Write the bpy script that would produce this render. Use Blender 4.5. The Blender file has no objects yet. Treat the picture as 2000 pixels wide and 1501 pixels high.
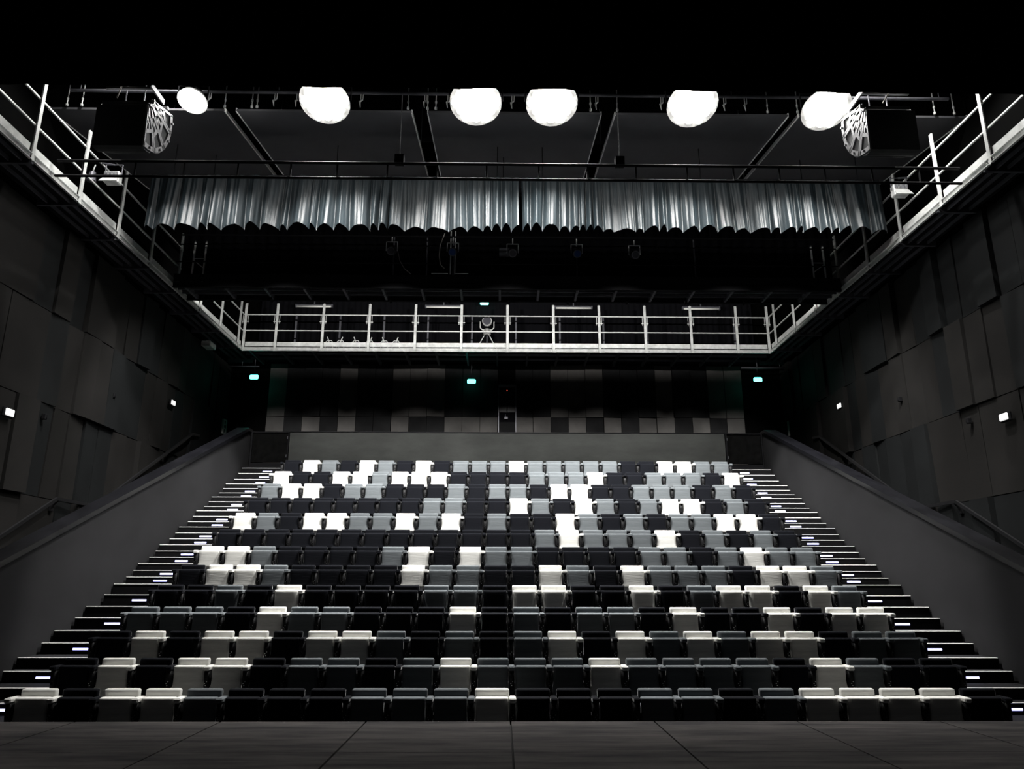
import bpy, math, random
from mathutils import Vector, Matrix
random.seed(7)
SC = bpy.context.scene
COL = SC.collection
H = 1.5            # eye height over the stage; all coordinates below are measured from the eye (X right, Y into the hall, Z up)

# ------------------------------------------------------------------ camera, world, exposure
F = 1460.0
pitch = math.radians(15.084); yaw = math.radians(0.773); roll = 0.0015
fw = Vector((math.sin(yaw)*math.cos(pitch), math.cos(yaw)*math.cos(pitch), math.sin(pitch)))
rt = Vector((math.cos(yaw), -math.sin(yaw), 0)); up = rt.cross(fw)
r2 = rt*math.cos(roll) + up*math.sin(roll); u2 = up*math.cos(roll) - rt*math.sin(roll)
cam = bpy.data.objects.new('camera', bpy.data.cameras.new('camera'))
cam.matrix_world = Matrix(((r2.x, u2.x, -fw.x, 0), (r2.y, u2.y, -fw.y, 0), (r2.z, u2.z, -fw.z, H), (0, 0, 0, 1)))
cam.data.sensor_width = 36.0; cam.data.lens = 36.0*F/2000.0; cam.data.clip_start = 0.05; cam.data.clip_end = 200
COL.objects.link(cam); SC.camera = cam
world = bpy.data.worlds.new('world'); SC.world = world; world.use_nodes = True
world.node_tree.nodes['Background'].inputs[0].default_value = (0.005, 0.006, 0.008, 1)
world.node_tree.nodes['Background'].inputs[1].default_value = 1.0
SC.view_settings.view_transform = 'Standard'; SC.view_settings.look = 'None'
SC.view_settings.gamma = 1; SC.view_settings.use_curve_mapping = False
SC.view_settings.exposure = 0.0
FLOOD = 30.0       # glow of the house floodlight lenses
BEAM = 5600.0      # watts of each house floodlight
SPILL = .032       # share of a floodlight's power that spills in all directions
SIDE = 1300.0      # watts of each added lamp washing a side wall from above
GAL = 420.0        # watts of each added floodlight aimed at the rear gallery
REAR = 1700.0       # watts of each added spotlight on the upper rows

# ------------------------------------------------------------------ materials
def nodes(name):
    m = bpy.data.materials.new(name); m.use_nodes = True
    return m, m.node_tree.nodes, m.node_tree.links, m.node_tree.nodes['Principled BSDF']
def mat(name, col, rough=.6, metal=0, noise=0, nscale=6, stretch=(1, 1, 1), bump=0, bscale=40, bstretch=(1,1,1), spec=.5, sheen=0, col2=None, rvar=0):
    m, N, L, b = nodes(name)
    b.inputs['Base Color'].default_value = (*col, 1); b.inputs['Roughness'].default_value = rough
    b.inputs['Metallic'].default_value = metal; b.inputs['Specular IOR Level'].default_value = spec
    if sheen: b.inputs['Sheen Weight'].default_value = sheen; b.inputs['Sheen Roughness'].default_value = .22
    tc = N.new('ShaderNodeTexCoord')
    if noise:
        mp = N.new('ShaderNodeMapping'); mp.inputs['Scale'].default_value = stretch
        L.new(tc.outputs['Object'], mp.inputs[0])
        n = N.new('ShaderNodeTexNoise'); n.inputs['Scale'].default_value = nscale; n.inputs['Detail'].default_value = 6; n.inputs['Roughness'].default_value = .65
        L.new(mp.outputs[0], n.inputs[0])
        r = N.new('ShaderNodeValToRGB')
        a = tuple(c*(1-noise) for c in col); z = col2 or tuple(c*(1+noise) for c in col)
        r.color_ramp.elements[0].position = .32; r.color_ramp.elements[1].position = .68
        r.color_ramp.elements[0].color = (*a, 1); r.color_ramp.elements[1].color = (*z, 1)
        L.new(n.outputs[0], r.inputs[0]); L.new(r.outputs[0], b.inputs['Base Color'])
        if rvar:
            mm = N.new('ShaderNodeMapRange'); mm.inputs[3].default_value = rough-rvar; mm.inputs[4].default_value = rough+rvar
            L.new(n.outputs[0], mm.inputs[0]); L.new(mm.outputs[0], b.inputs['Roughness'])
    if bump:
        mp2 = N.new('ShaderNodeMapping'); mp2.inputs['Scale'].default_value = bstretch
        L.new(tc.outputs['Object'], mp2.inputs[0])
        n2 = N.new('ShaderNodeTexNoise'); n2.inputs['Scale'].default_value = bscale; n2.inputs['Detail'].default_value = 4
        L.new(mp2.outputs[0], n2.inputs[0])
        bp = N.new('ShaderNodeBump'); bp.inputs['Strength'].default_value = bump; bp.inputs['Distance'].default_value = .01
        L.new(n2.outputs[0], bp.inputs['Height']); L.new(bp.outputs[0], b.inputs['Normal'])
    return m
def emit(name, col, s, base=(.8, .8, .8)):
    m, N, L, b = nodes(name)
    b.inputs['Base Color'].default_value = (*base, 1)
    b.inputs['Emission Color'].default_value = (*col, 1); b.inputs['Emission Strength'].default_value = s
    return m
def fabric(name, col, n=.12, sheen=.05):
    return mat(name, col, .85, noise=n, nscale=3.2, stretch=(1, 1, 9), bump=.18, bscale=9, bstretch=(.6, 1, 14), spec=.08, sheen=sheen)
M = dict(
    white=fabric('white_upholstery', (.74, .735, .705)), grey=fabric('grey_upholstery', (.115, .126, .135), .14, .30), black=fabric('black_upholstery', (.0045, .005, .0072), .1, .34),
    frame=mat('black_seat_frame', (.006, .006, .007), .6, spec=.25), bolt=mat('steel_bolt', (.5, .5, .5), .3, 1),
    galv=mat('galvanised_steel', (.60, .61, .60), .5, .35, noise=.22, nscale=5, stretch=(1, 1, 1), spec=.5),
    darkgalv=mat('dark_steel', (.10, .10, .115), .5, .4, noise=.2),
    blacksteel=mat('black_painted_steel', (.006, .006, .007), .8, 0, spec=.1),
    panelA=mat('brown_black_wall_board', (.0085, .0079, .0075), .75, spec=.2, noise=.28, nscale=1.1, bump=.1, bscale=8, rvar=.08),
    panelB=mat('cool_black_wall_board', (.0052, .0059, .0064), .7, spec=.2, noise=.25, nscale=1.3, rvar=.06),
    panelD=mat('dark_wall_board', (.010, .010, .0105), .8, spec=.05, noise=.25, nscale=2),
    backL=mat('grey_brown_back_board', (.050, .047, .045), .7, noise=.25, nscale=1.2, spec=.2),
    joint=mat('wall_joint_black', (.002, .002, .002), .9, spec=0),
    blackwall=mat('black_paint', (.004, .004, .005), .9, spec=.05),
    stage=mat('black_stage_boards', (.036, .036, .040), .85, spec=.12, noise=.6, nscale=1.6, stretch=(.5, 3.6, 1), col2=(.080, .073, .071), bump=.12, bscale=14, rvar=.12),
    seam=mat('stage_seam_black', (.003, .003, .003), .9),
    carpet=mat('dark_speckled_carpet', (.016, .016, .018), .95, spec=.1, noise=.6, nscale=120, bump=.3, bscale=200),
    riser=mat('black_riser_board', (.004, .004, .0045), .7, spec=.08, noise=.3, nscale=8),
    nosing=mat('aluminium_nosing', (.85, .84, .82), .5),
    plaster=mat('grey_painted_parapet', (.0180, .0180, .0196), .8, spec=.2, noise=.16, nscale=.9, stretch=(1, 1, 1.6), bump=.15, bscale=5, rvar=.08),
    backplaster=mat('grey_brushed_parapet', (.034, .036, .034), .65, spec=.2, noise=.35, nscale=.8, stretch=(.8, 1, 2.2), bump=.12, bscale=6, rvar=.1),
    cap=mat('black_lacquered_cap', (.0035, .0035, .005), .34, spec=.4, noise=.35, nscale=5, stretch=(1, .3, 1), rvar=.08),
    scuff=mat('scuffed_black_board', (.0012, .0012, .0014), .7, spec=.05, noise=.9, nscale=6, col2=(.004, .004, .004)),
    velvet=mat('slate_velvet', (.0064, .0102, .0125), .48, noise=.3, nscale=3, stretch=(4, 1, .6), bump=.35, bscale=22, bstretch=(3, 1, .5), spec=.26, sheen=.06),
    masking=mat('black_masking_cloth', (.004, .004, .005), .95, spec=.05),
    cloud=mat('grey_ceiling_reflector', (.075, .075, .084), .6, noise=.12, nscale=1.2),
    edge=mat('white_reflector_edge', (.8, .8, .8), .4),
    house=mat('lamp_housing_silver', (.55, .55, .54), .35, .6),
    speaker=mat('black_speaker_paint', (.010, .011, .013), .55, bump=.2, bscale=120),
    rig=mat('grey_rigging_steel', (.22, .22, .23), .45, .5, noise=.15),
    lens=emit('floodlight_lens', (1.0, .985, .95), FLOOD),
    led=emit('step_light_diffuser', (.45, .45, 1.0), 2.6),
    green=emit('green_exit_lamp', (.10, 1.0, .75), 6.0),
    bulk=emit('opal_bulkhead_glass', (1, 1, .98), .75),
    tube=mat('white_fluorescent_tube', (.8, .8, .76), .35),
    glass=mat('dark_lens_glass', (.05, .05, .06), .12, spec=.8), blueglass=mat('blue_gel_glass', (.02, .05, .16), .2),
    paper=mat('white_sign_paper', (.65, .65, .62), .6), ink=mat('dark_print', (.03, .03, .03), .6),
    cable=mat('pale_cable', (.35, .33, .3), .5), rail=mat('black_handrail', (.012, .012, .013), .3),
    dglass=mat('booth_glass', (.006, .006, .008), .35, spec=.15), redled=emit('red_indicator', (1, .1, .05), 1.2),
)

# ------------------------------------------------------------------ mesh builder
class MB:
    def __init__(s): s.v = []; s.f = []; s.m = []; s.k = 0; s.sm = []; s.smooth = False
    def add(s, vs, fs):
        o = len(s.v); s.v += [tuple(p) for p in vs]
        for f in fs: s.f.append([i+o for i in f]); s.m.append(s.k); s.sm.append(s.smooth)
        return s
    def box(s, x0, x1, y0, y1, z0, z1):
        return s.add([(x0,y0,z0),(x1,y0,z0),(x1,y1,z0),(x0,y1,z0),(x0,y0,z1),(x1,y0,z1),(x1,y1,z1),(x0,y1,z1)],
                     [(0,3,2,1),(4,5,6,7),(0,1,5,4),(1,2,6,5),(2,3,7,6),(3,0,4,7)])
    def obox(s, c, ax, ay, az, hx, hy, hz):
        c = Vector(c); X = Vector(ax)*hx; Y = Vector(ay)*hy; Z = Vector(az)*hz
        vs = [c+X*a+Y*b+Z*d for d in (-1, 1) for a, b in ((-1,-1),(1,-1),(1,1),(-1,1))]
        return s.add(vs, [(0,3,2,1),(4,5,6,7),(0,1,5,4),(1,2,6,5),(2,3,7,6),(3,0,4,7)])
    def cbox(s, x0, x1, y0, y1, z0, z1, r):
        """box with chamfered edges"""
        v = []; idx = {}
        X = (x0, x1); Y = (y0, y1); Z = (z0, z1); g = (1, -1)
        for i in (0,1):
            for j in (0,1):
                for k in (0,1):
                    idx[i,j,k,'x'] = len(v); v.append((X[i], Y[j]+g[j]*r, Z[k]+g[k]*r))
                    idx[i,j,k,'y'] = len(v); v.append((X[i]+g[i]*r, Y[j], Z[k]+g[k]*r))
                    idx[i,j,k,'z'] = len(v); v.append((X[i]+g[i]*r, Y[j]+g[j]*r, Z[k]))
        f = []
        q = [(0,0),(1,0),(1,1),(0,1)]
        for i in (0,1):
            a = [idx[i,j,k,'x'] for j,k in q]; f.append(a if i else a[::-1])
            a = [idx[j,i,k,'y'] for j,k in q]; f.append(a[::-1] if i else a)
            a = [idx[j,k,i,'z'] for j,k in q]; f.append(a if i else a[::-1])
        for a in (0,1):
            for b in (0,1):
                f.append([idx[0,a,b,'y'], idx[1,a,b,'y'], idx[1,a,b,'z'], idx[0,a,b,'z']][::(1 if a == b else -1)])
                f.append([idx[a,0,b,'x'], idx[a,1,b,'x'], idx[a,1,b,'z'], idx[a,0,b,'z']][::(-1 if a == b else 1)])
                f.append([idx[a,b,0,'x'], idx[a,b,1,'x'], idx[a,b,1,'y'], idx[a,b,0,'y']][::(1 if a == b else -1)])
                for c in (0,1):
                    t = [idx[a,b,c,'x'], idx[a,b,c,'y'], idx[a,b,c,'z']]
                    f.append(t if (a+b+c) % 2 else t[::-1])
        return s.add(v, f)
    def tube(s, p, q, r, n=8, r2=None, cap=True):
        p = Vector(p); q = Vector(q); d = (q-p).normalized(); r2 = r if r2 is None else r2
        a = d.orthogonal().normalized(); b = d.cross(a)
        vs = []; fs = []
        for c, rr in ((p, r), (q, r2)):
            for i in range(n):
                t = 2*math.pi*i/n; vs.append(c + (a*math.cos(t)+b*math.sin(t))*rr)
        for i in range(n): j = (i+1) % n; fs.append((i, j, n+j, n+i))
        if cap: fs.append(tuple(range(n))[::-1]); fs.append(tuple(range(n, 2*n)))
        return s.add(vs, fs)
    def path(s, pts, r, n=6):
        for a, b in zip(pts[:-1], pts[1:]): s.tube(a, b, r, n)
        return s
    def bar(s, p, q, w, h, upv=(0,0,1)):
        p = Vector(p); q = Vector(q); d = (q-p); l = d.length; d = d/l
        u = Vector(upv); sd = d.cross(u).normalized(); u = sd.cross(d)
        return s.obox((p+q)/2, d, sd, u, l/2, w/2, h/2)
    def prism(s, pts, x0, x1):
        """polygon in (y,z) extruded along x"""
        n = len(pts)
        return s.add([(x0, y, z) for y, z in pts]+[(x1, y, z) for y, z in pts],
                     [tuple(range(n))[::-1], tuple(range(n, 2*n))]+[(i, (i+1) % n, n+(i+1) % n, n+i) for i in range(n)])
    def loft(s, rings):
        n = len(rings[0]); vs = [p for r in rings for p in r]; fs = []
        for k in range(len(rings)-1):
            for i in range(n): j = (i+1) % n; fs.append((k*n+i, k*n+j, (k+1)*n+j, (k+1)*n+i))
        fs.append(tuple(range(n))[::-1]); o = (len(rings)-1)*n; fs.append(tuple(o+i for i in range(n)))
        return s.add(vs, fs)
    def mesh(s, name, mats, org=(0,0,0)):
        me = bpy.data.meshes.new(name)
        me.from_pydata([(x-org[0], y-org[1], z-org[2]) for x, y, z in s.v], [], s.f)
        for m in (mats if isinstance(mats, (list, tuple)) else [mats]): me.materials.append(m)
        me.polygons.foreach_set('material_index', s.m); me.polygons.foreach_set('use_smooth', s.sm)
        me.update(); return me

ORG = {}
def tag(o, label=None, cat=None, group=None, kind=None):
    if label: o['label'] = label
    if cat: o['category'] = cat
    if group: o['group'] = group
    if kind: o['kind'] = kind
    return o
def thing(name, loc, label, cat, group=None):
    o = bpy.data.objects.new(name, None); o.empty_display_size = .1
    o.location = (loc[0], loc[1], loc[2]+H); ORG[o.name] = tuple(loc); COL.objects.link(o)
    return tag(o, label, cat, group)
def part(name, mb, m, parent, label=None):
    p = parent; org = ORG[p.name]
    o = bpy.data.objects.new(name, mb.mesh(name, m, org)); COL.objects.link(o); o.parent = parent; ORG[o.name] = org
    if label: o['label'] = label
    return o
def solo(name, mb, m, label, cat, group=None, kind=None):
    xs, ys, zs = zip(*mb.v); org = ((min(xs)+max(xs))/2, (min(ys)+max(ys))/2, min(zs))
    o = bpy.data.objects.new(name, mb.mesh(name, m, org)); o.location = (org[0], org[1], org[2]+H); ORG[o.name] = org
    COL.objects.link(o); return tag(o, label, cat, group, kind)
def struct(name, mb, m, label, cat): return solo(name, mb, m, label, cat, kind='structure')
def copy_tree(o, parent=None):
    c = o.copy(); COL.objects.link(c); ORG[c.name] = ORG[o.name]
    if parent is not None: c.parent = parent
    for ch in list(o.children): copy_tree(ch, c)
    return c

CXR = .17                              # centre line of the room
WL, WR = -9.73, 10.08                  # side walls
SL, SR = -7.45, 7.79                   # inner faces of the stair parapets
BL, BR = -8.80, 9.14                   # inner edges of the side galleries
ZG = 7.63                              # underside of the galleries
YB = 25.9                              # back wall
PIT = -2.002
T = [-1.262,-.974,-.665,-.334,.013,.38,.768,1.172,1.6,2.047,2.501,2.942,3.39]   # tops of the seat backs
YR = [10.2+.8835*k for k in range(13)]                                        # seat rows
FL = [t-.74 for t in T]                                                       # platform heights
NZ = [y-.54 for y in YR]                                                      # platform edges

# ------------------------------------------------------------------ the room shell
b = MB()
xs = [-12, -9.8, -8.15, -6.5, -4.85, -3.2, -1.54, .115, 1.77, 3.42, 5.07, 6.72, 8.37, 10.0, 12]
for x0, x1 in zip(xs[:-1], xs[1:]):
    for y0, y1 in ((-4.5, -1.6), (-1.6, 1.5), (1.5, 4.6), (4.6, 7.65), (7.65, 9.3)):
        b.cbox(x0+.009, x1-.009, y0+.003, y1-.003, -1.54, -1.5, .002)
b.k = 1; b.box(-12, 12, -4.5, 9.29, -2.0, -1.535)
struct('floor', b, [M['stage'], M['seam']], 'black stage boards in the foreground with long dark seams', 'floor')
b = MB(); b.box(-12, 12, 9.29, 27, -2.3, PIT-.001)
struct('floor_1', b, M['carpet'], 'dark hall floor in front of and under the seating', 'floor')
b = MB(); b.box(-12.2, 12.2, -4.7, 27.2, 13.2, 13.4)
struct('ceiling', b, M['blackwall'], 'black roof high above the hall', 'ceiling')
b = MB(); b.box(-12.2, 12.2, -4.7, -4.5, -2, 13.2)
struct('wall_stage', b, M['blackwall'], 'black wall at the rear of the stage', 'wall')

def side_wall(name, X, sgn, seed, label):
    """boards 0.63 m wide in courses 1.93 m tall, some double width, each set at its own depth and slant"""
    rnd = random.Random(seed); b = MB()
    b.k = 2; xa = X; b.box(min(X, X+sgn*.3), max(X, X+sgn*.3), -4.5, YB+.2, -2.3, 13.2)
    zs = [-2.1, -.15, 1.785, 3.715, 5.65, 7.58]
    for r in range(5):
        y = 7.55+.0; k = 0
        while y < YB-.05:
            w = .639*(2 if (rnd.random() < .07) else 1)
            y1 = min(y+w, YB)
            d0 = rnd.choice((.03, .03, .045, .07, .13)); tilt = rnd.choice((0, 0, .012, -.022, .03)); vt = rnd.choice((0, 0, 0, .02, -.012))
            z0, z1 = zs[r]+.010, zs[r+1]-.010; g = .011
            u = rnd.random(); b.k = 0 if u < .6 else 1
            def P(yy, zz, dep): return (X - sgn*dep, yy, zz)
            q = [(y+g, z0, d0-tilt-vt), (y1-g, z0, d0+tilt-vt), (y1-g, z1, d0+tilt+vt), (y+g, z1, d0-tilt+vt)]
            q = [(a, c, max(d, .008)) for a, c, d in q]
            vs = [P(*p) for p in q]+[P(a, c, 0) for a, c, d in q]
            fs = [(0,1,2,3),(0,4,5,1),(1,5,6,2),(2,6,7,3),(3,7,4,0)]
            if sgn > 0: fs = [f[::-1] for f in fs]
            b.add(vs, fs); y = y1
    struct(name, b, [M['panelA'], M['panelB'], M['joint']], label, 'wall')
side_wall('wall_left', WL, -1, 11, 'left side wall clad in tall dark boards')
side_wall('wall_right', WR, 1, 12, 'right side wall clad in tall dark boards')
# back wall
b = MB(); b.k = 2; b.box(WL-.3, WR+.3, YB, YB+.3, -2.3, 13.2)
rnd = random.Random(5); k = 0
x = -8.31
alt = 'LDLDLDDLDDLLLxLLDLDLDLLDLDL'
for i in range(27):
    x0, x1 = x+.627*i, x+.627*(i+1)
    if alt[i] == 'x': continue
    for r, (z0, z1) in enumerate(((1.9, 3.83), (3.83, 5.765), (5.765, 7.7))):
        d = rnd.choice((.03, .04, .06, .09)); t = rnd.choice((0, .015, -.015, .03))
        if r == 2: c = (0, 0, 3, 0, 3, 3)[(i*5+i//3) % 6]
        else: c = 0 if alt[i] == 'L' else 3
        b.k = c
        a, e = x0+.008, x1-.008; p0, p1 = z0+.008, z1-.008
        vs = [(a, YB-d-t, p0), (e, YB-d+t, p0), (e, YB-d+t, p1), (a, YB-d-t, p1), (a, YB, p0), (e, YB, p0), (e, YB, p1), (a, YB, p1)]
        b.add(vs, [(0,1,2,3),(0,4,5,1),(1,5,6,2),(2,6,7,3),(3,7,4,0)])
struct('wall_back', b, [M['backL'], M['panelB'], M['joint'], M['panelD']], 'back wall of dark boards above the last row of seats', 'wall')

# control booth opening in the back wall
t = thing('door_1', (.18, YB-.03, 4.4), 'dark glazed booth door in the middle of the back wall', 'door'); t['kind'] = 'structure'
b = MB(); b.box(-.14, -.11, YB-.10, YB, 4.4, 6.95); b.box(.47, .50, YB-.10, YB, 4.4, 6.95); b.box(-.14, .50, YB-.10, YB, 6.86, 6.95)
part('door_frame', b, M['darkgalv'], t)
b = MB(); b.box(-.11, .47, YB-.03, YB, 4.4, 6.86); part('door_leaf', b, M['blackwall'], t)
b = MB(); b.box(-.09, .16, YB-.045, YB-.03, 5.95, 6.80); b.box(.19, .45, YB-.045, YB-.03, 5.95, 6.80); part('window_pane', b, M['dglass'], t)
b = MB(); b.box(-.13, .49, YB-.09, YB-.04, 4.45, 5.58); part('kick_panel', b, M['panelD'], t)
b = MB(); b.box(.08, .20, YB-.11, YB-.04, 5.69, 5.77); b.box(.10, .12, YB-.12, YB-.04, 5.77, 5.86); part('door_handle', b, M['darkgalv'], t)
b = MB(); b.tube((.175, YB-.07, 6.74), (.175, YB-.04, 6.74), .018, 10); part('indicator_light', b, M['redled'], t, 'tiny red indicator light')

# ------------------------------------------------------------------ raked platforms with aisle steps
AL, AR = -6.17, 6.47
STEPL = []     # (side, y, z_top, riser)
def levels(k):
    """aisle treads between platform k and k+1: (y of nosing, z)"""
    n = 1 if k < 6 else 2
    y0, z0 = NZ[k], FL[k]
    if k == 12: return [(y0+.58, z0+.205), (y0+.86, z0+.41), (y0+1.12, z0+.60)]
    y1, z1 = NZ[k+1], FL[k+1]
    if n == 1: return [(y0+.56, z0+(z1-z0)*.5)]
    return [(y0+.44, z0+(z1-z0)*.34), (y0+.70, z0+(z1-z0)*.67)]
t = thing('seating_tribune', (CXR, 9.66, PIT), 'raked black tribune carrying the rows of seats between two stair aisles', 'tribune')
for k in range(13):
    y1 = NZ[k+1] if k < 12 else 21.95
    b = MB()
    b.k = 1; b.box(SL, SR, NZ[k], y1+.02, PIT+.001 if k == 0 else FL[k-1]-.25, FL[k]-.012)
    b.k = 0; b.box(SL+.003, SR-.003, NZ[k]-.004, y1, FL[k]-.012, FL[k])
    part('platform', b, [M['carpet'], M['riser']], t)
    if k:
        for xa, xb in ((SL+.012, AL+.25), (AR-.25, SR-.012)):
            b = MB(); b.cbox(xa, xb, NZ[k]-.008, NZ[k]+.040, FL[k]-.010, FL[k]+.004, .003)
            part('platform_nosing', b, M['nosing'], t, 'pale metal edge strip of the platform')
b = MB(); b.box(SL, SR, 21.38, 25.68, FL[12]+.3, FL[12]+.66)      # landing behind the last row
b.v = [(x, y, z) for x, y, z in b.v]
part('rear_landing', b, M['riser'], t)
def aisle(name, x0, x1, side, label):
    t = thing(name, ((x0+x1)/2, NZ[0], FL[0]), label, 'stairs', 'stair flights beside the seats')
    for k in range(13):
        for i, (y, z) in enumerate(levels(k)):
            yend = (NZ[k+1] if k < 12 else 21.95); base = FL[k]+.002
            b = MB(); b.k = 1; b.box(x0+.02, x1-.02, y, yend+.01, base, z-.012)
            b.k = 0; b.box(x0+.02, x1-.02, y-.004, yend, z-.012, z)
            s = part('step', b, [M['carpet'], M['riser']], t)
            b = MB(); b.cbox(x0+.02, x1-.02, y-.008, y+.040, z-.010, z+.004, .003)
            part('step_nosing', b, M['nosing'], s, 'pale metal edge strip of the step')
            zp = FL[k] if i == 0 else levels(k)[i-1][1]
            f = k/12.0
            if side < 0: cx = -6.81+.11*f
            else: cx = 7.13-.13*f
            hh = (z-zp)*.5+zp-.005
            b = MB(); b.smooth = False; b.cbox(cx-.135, cx+.135, y-.014, y-.001, hh-.017, hh+.017, .006)
            l = part('step_light', b, M['led'], s, 'glowing blue-white strip light in the riser')
            STEPL.append((cx, y-.05, hh))
    return t
aisle('stair_flight', SL, AL, -1, 'left stair flight with lit black steps beside the seat rows')
aisle('stair_flight', AR, SR, 1, 'right stair flight with lit black steps beside the seat rows')

# ------------------------------------------------------------------ sloping parapets, back parapet, black gates
def capz(y): return .405*y-4.42
def parapet(xi, xo, label):
    t = thing('stair_parapet', ((xi+xo)/2, 15, PIT), label, 'parapet', 'sloping parapets beside the stairs')
    a, c = min(xi, xo), max(xi, xo)
    b = MB(); b.prism([(8.9, PIT), (22.0, PIT), (22.0, 4.42), (21.75, 4.42), (8.9, capz(8.9))], a+.03, c-.03)
    part('parapet_wall', b, M['plaster'], t)
    b = MB(); b.prism([(8.8, capz(8.8)), (21.72, 4.40), (22.05, 4.40), (22.05, 4.49), (21.70, 4.49), (8.8, capz(8.8)+.09)], a-.01, c+.01)
    part('coping', b, M['cap'], t, 'black lacquered coping')
    return t
parapet(SL, SL-.34, 'left grey sloping parapet with a black coping beside the left stairs')
parapet(SR, SR+.34, 'right grey sloping parapet with a black coping beside the right stairs')
t = thing('rear_parapet', (CXR, 21.95, FL[12]), 'long grey parapet with brush marks behind the top row of seats', 'parapet')
b = MB(); b.box(-6.29, 6.65, 21.90, 22.05, FL[12], 4.40); part('parapet_wall', b, M['backplaster'], t)
b = MB(); b.cbox(-6.31, 6.67, 21.88, 22.08, 4.40, 4.43, .008); part('coping', b, M['cap'], t)
for x0, x1, lab in ((SL+.02, -6.31, 'scuffed black gate at the head of the left stairs'), (6.67, SR-.02, 'scuffed black gate at the head of the right stairs')):
    t = thing('stair_gate', ((x0+x1)/2, 21.95, 3.29), lab, 'gate', 'black gates at the heads of the stairs')
    b = MB(); b.cbox(x0+.05, x1-.03, 21.92, 21.96, 3.50, 4.38, .006); part('gate_panel', b, M['scuff'], t)
    b = MB(); b.box(x0, x0+.045, 21.89, 21.98, 3.29, 4.42); b.box(x1-.028, x1, 21.89, 21.98, 3.29, 4.42); b.box(x0+.045, x1-.028, 21.89, 21.98, 4.385, 4.42); b.box(x0+.045, x1-.028, 21.89, 21.98, 3.29, 3.48)
    part('gate_frame', b, M['blacksteel'], t)
    for zz in (3.65, 4.2):
        b = MB(); xx = x0+.05 if x0 > 0 else x1-.05; b.tube((xx, 21.90, zz), (xx, 21.90, zz+.08), .012, 8); part('hinge', b, M['darkgalv'], t)

# ------------------------------------------------------------------ theatre seats
def ring(hw, yf, yb, z, n=24, e=5.0, dx=0):
    cy = (yf+yb)/2; hy = (yb-yf)/2; out = []
    for i in range(n):
        a = 2*math.pi*i/n; c, s = math.cos(a), math.sin(a)
        out.append((dx+hw*math.copysign(abs(c)**(2/e), c), cy+hy*math.copysign(abs(s)**(2/e), s), z))
    return out
def seat_meshes():
    d = {}
    b = MB(); b.smooth = True
    lv = [(.16, .17, -.04, .02), (.20, .185, -.065, .02), (.26, .19, -.09, .0), (.305, .20, -.115, -.005), (.322, .226, -.132, -.005), (.34, .237, -.139, -.005), (.362, .232, -.141, -.005),
          (.385, .217, -.141, -.005), (.42, .208, -.142, -.005), (.50, .204, -.146, -.008), (.58, .206, -.150, -.012), (.625, .209, -.152, -.016), (.637, .209, -.151, -.020), (.647, .206, -.144, -.028), (.653, .201, -.130, -.036), (.655, .196, -.112, -.046)]
    b.loft([ring(hw, yf, yb, z) for z, hw, yf, yb in lv]); d['seat_cushion'] = b
    b = MB(); b.smooth = True
    lv = [(.22, .19, .01, .06), (.24, .205, -.002, .075), (.40, .214, -.008, .085), (.60, .217, -.013, .088), (.70, .218, -.017, .088), (.716, .218, -.017, .088), (.727, .216, -.013, .084), (.736, .211, -.004, .078), (.74, .204, .012, .068)]
    b.loft([ring(hw, yf, yb, z, e=6) for z, hw, yf, yb in lv]); d['backrest'] = b
    def pad(x):
        b = MB(); b.smooth = False; b.cbox(x-.044, x+.044, -.20, .05, .595, .655, .014); return b
    def arm(x):
        b = MB(); b.smooth = True
        lv = [(.31, .012, -.08, -.02), (.318, .028, -.11, 0), (.335, .036, -.13, .02), (.37, .041, -.15, .03), (.48, .042, -.165, .035), (.594, .042, -.17, .04)]
        b.loft([ring(hw, yf, yb, z, n=16, e=4, dx=x) for z, hw, yf, yb in lv]); return b
    def leg(x):
        b = MB(); b.box(x-.022, x+.022, -.09, -.01, .012, .33); b.cbox(x-.05, x+.05, -.14, .06, .0, .014, .003); return b
    def bolts(x):
        b = MB()
        for dx, z in ((-.012, .43), (.012, .455), (.0, .405)): b.tube((x+dx, -.175, z), (x+dx, -.150, z), .0055, 6)
        return b
    d['pad'] = pad; d['arm'] = arm; d['leg'] = leg; d['bolts'] = bolts
    return d
SM = seat_meshes()
def make_seat(colour, end):
    name = 'theatre_seat'
    t = thing(name, (0, 0, 0), 'seat', 'seat', 'folding seats in the hall')
    m = M[colour]
    part('seat_cushion', SM['seat_cushion'], m, t); part('backrest', SM['backrest'], m, t)
    for x in ((.26, -.26) if end else (.26,)):
        a = part('armrest', SM['arm'](x), M['frame'], t, 'black armrest side')
        part('armrest_pad', SM['pad'](x), m, a, colour+' fabric pad'); part('bolt', SM['bolts'](x), M['bolt'], a)
        part('leg', SM['leg'](x), M['frame'], t, 'black metal leg')
    return t
ROWS = ['WDWWGDDDGGGWDDDGGDGWWWWD', 'DWDWWDGGDGWGGGWGGGGDWGDD', 'DWDWWDWWGDGDGWDWGWGWWDGG', 'GGGDWGGDDDWDGDGGDWDDWDWW', 'DDGDWDDDDGGDWWDDWDGWWDWG',
        'DWWGDDDDWGGDDWGDWGGGDWWG', 'WWGDDDDGWDWGGDDDDGGDGWGG', 'DDDDDDDDDDDDDGWGGGWDGDGD', 'WGDWWGGWGWDGDDWGDGDGGWWD', 'DDDDDDDDGGDDWGDWGDGWWDGD',
        'GWWDGGDDDGDGGDWWDDGGGDGD', 'WDDWWGWWWDDDDGGGWDDGGGDW', 'DWGDWGDWDGGGWGGGGGDDWWGG']
ORD = ['', 'first', 'second', 'third', 'fourth', 'fifth', 'sixth', 'seventh', 'eighth', 'ninth', 'tenth', 'eleventh', 'twelfth', 'thirteenth']
CN = {'W': 'white', 'G': 'grey', 'D': 'black'}
proto = {}
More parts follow.
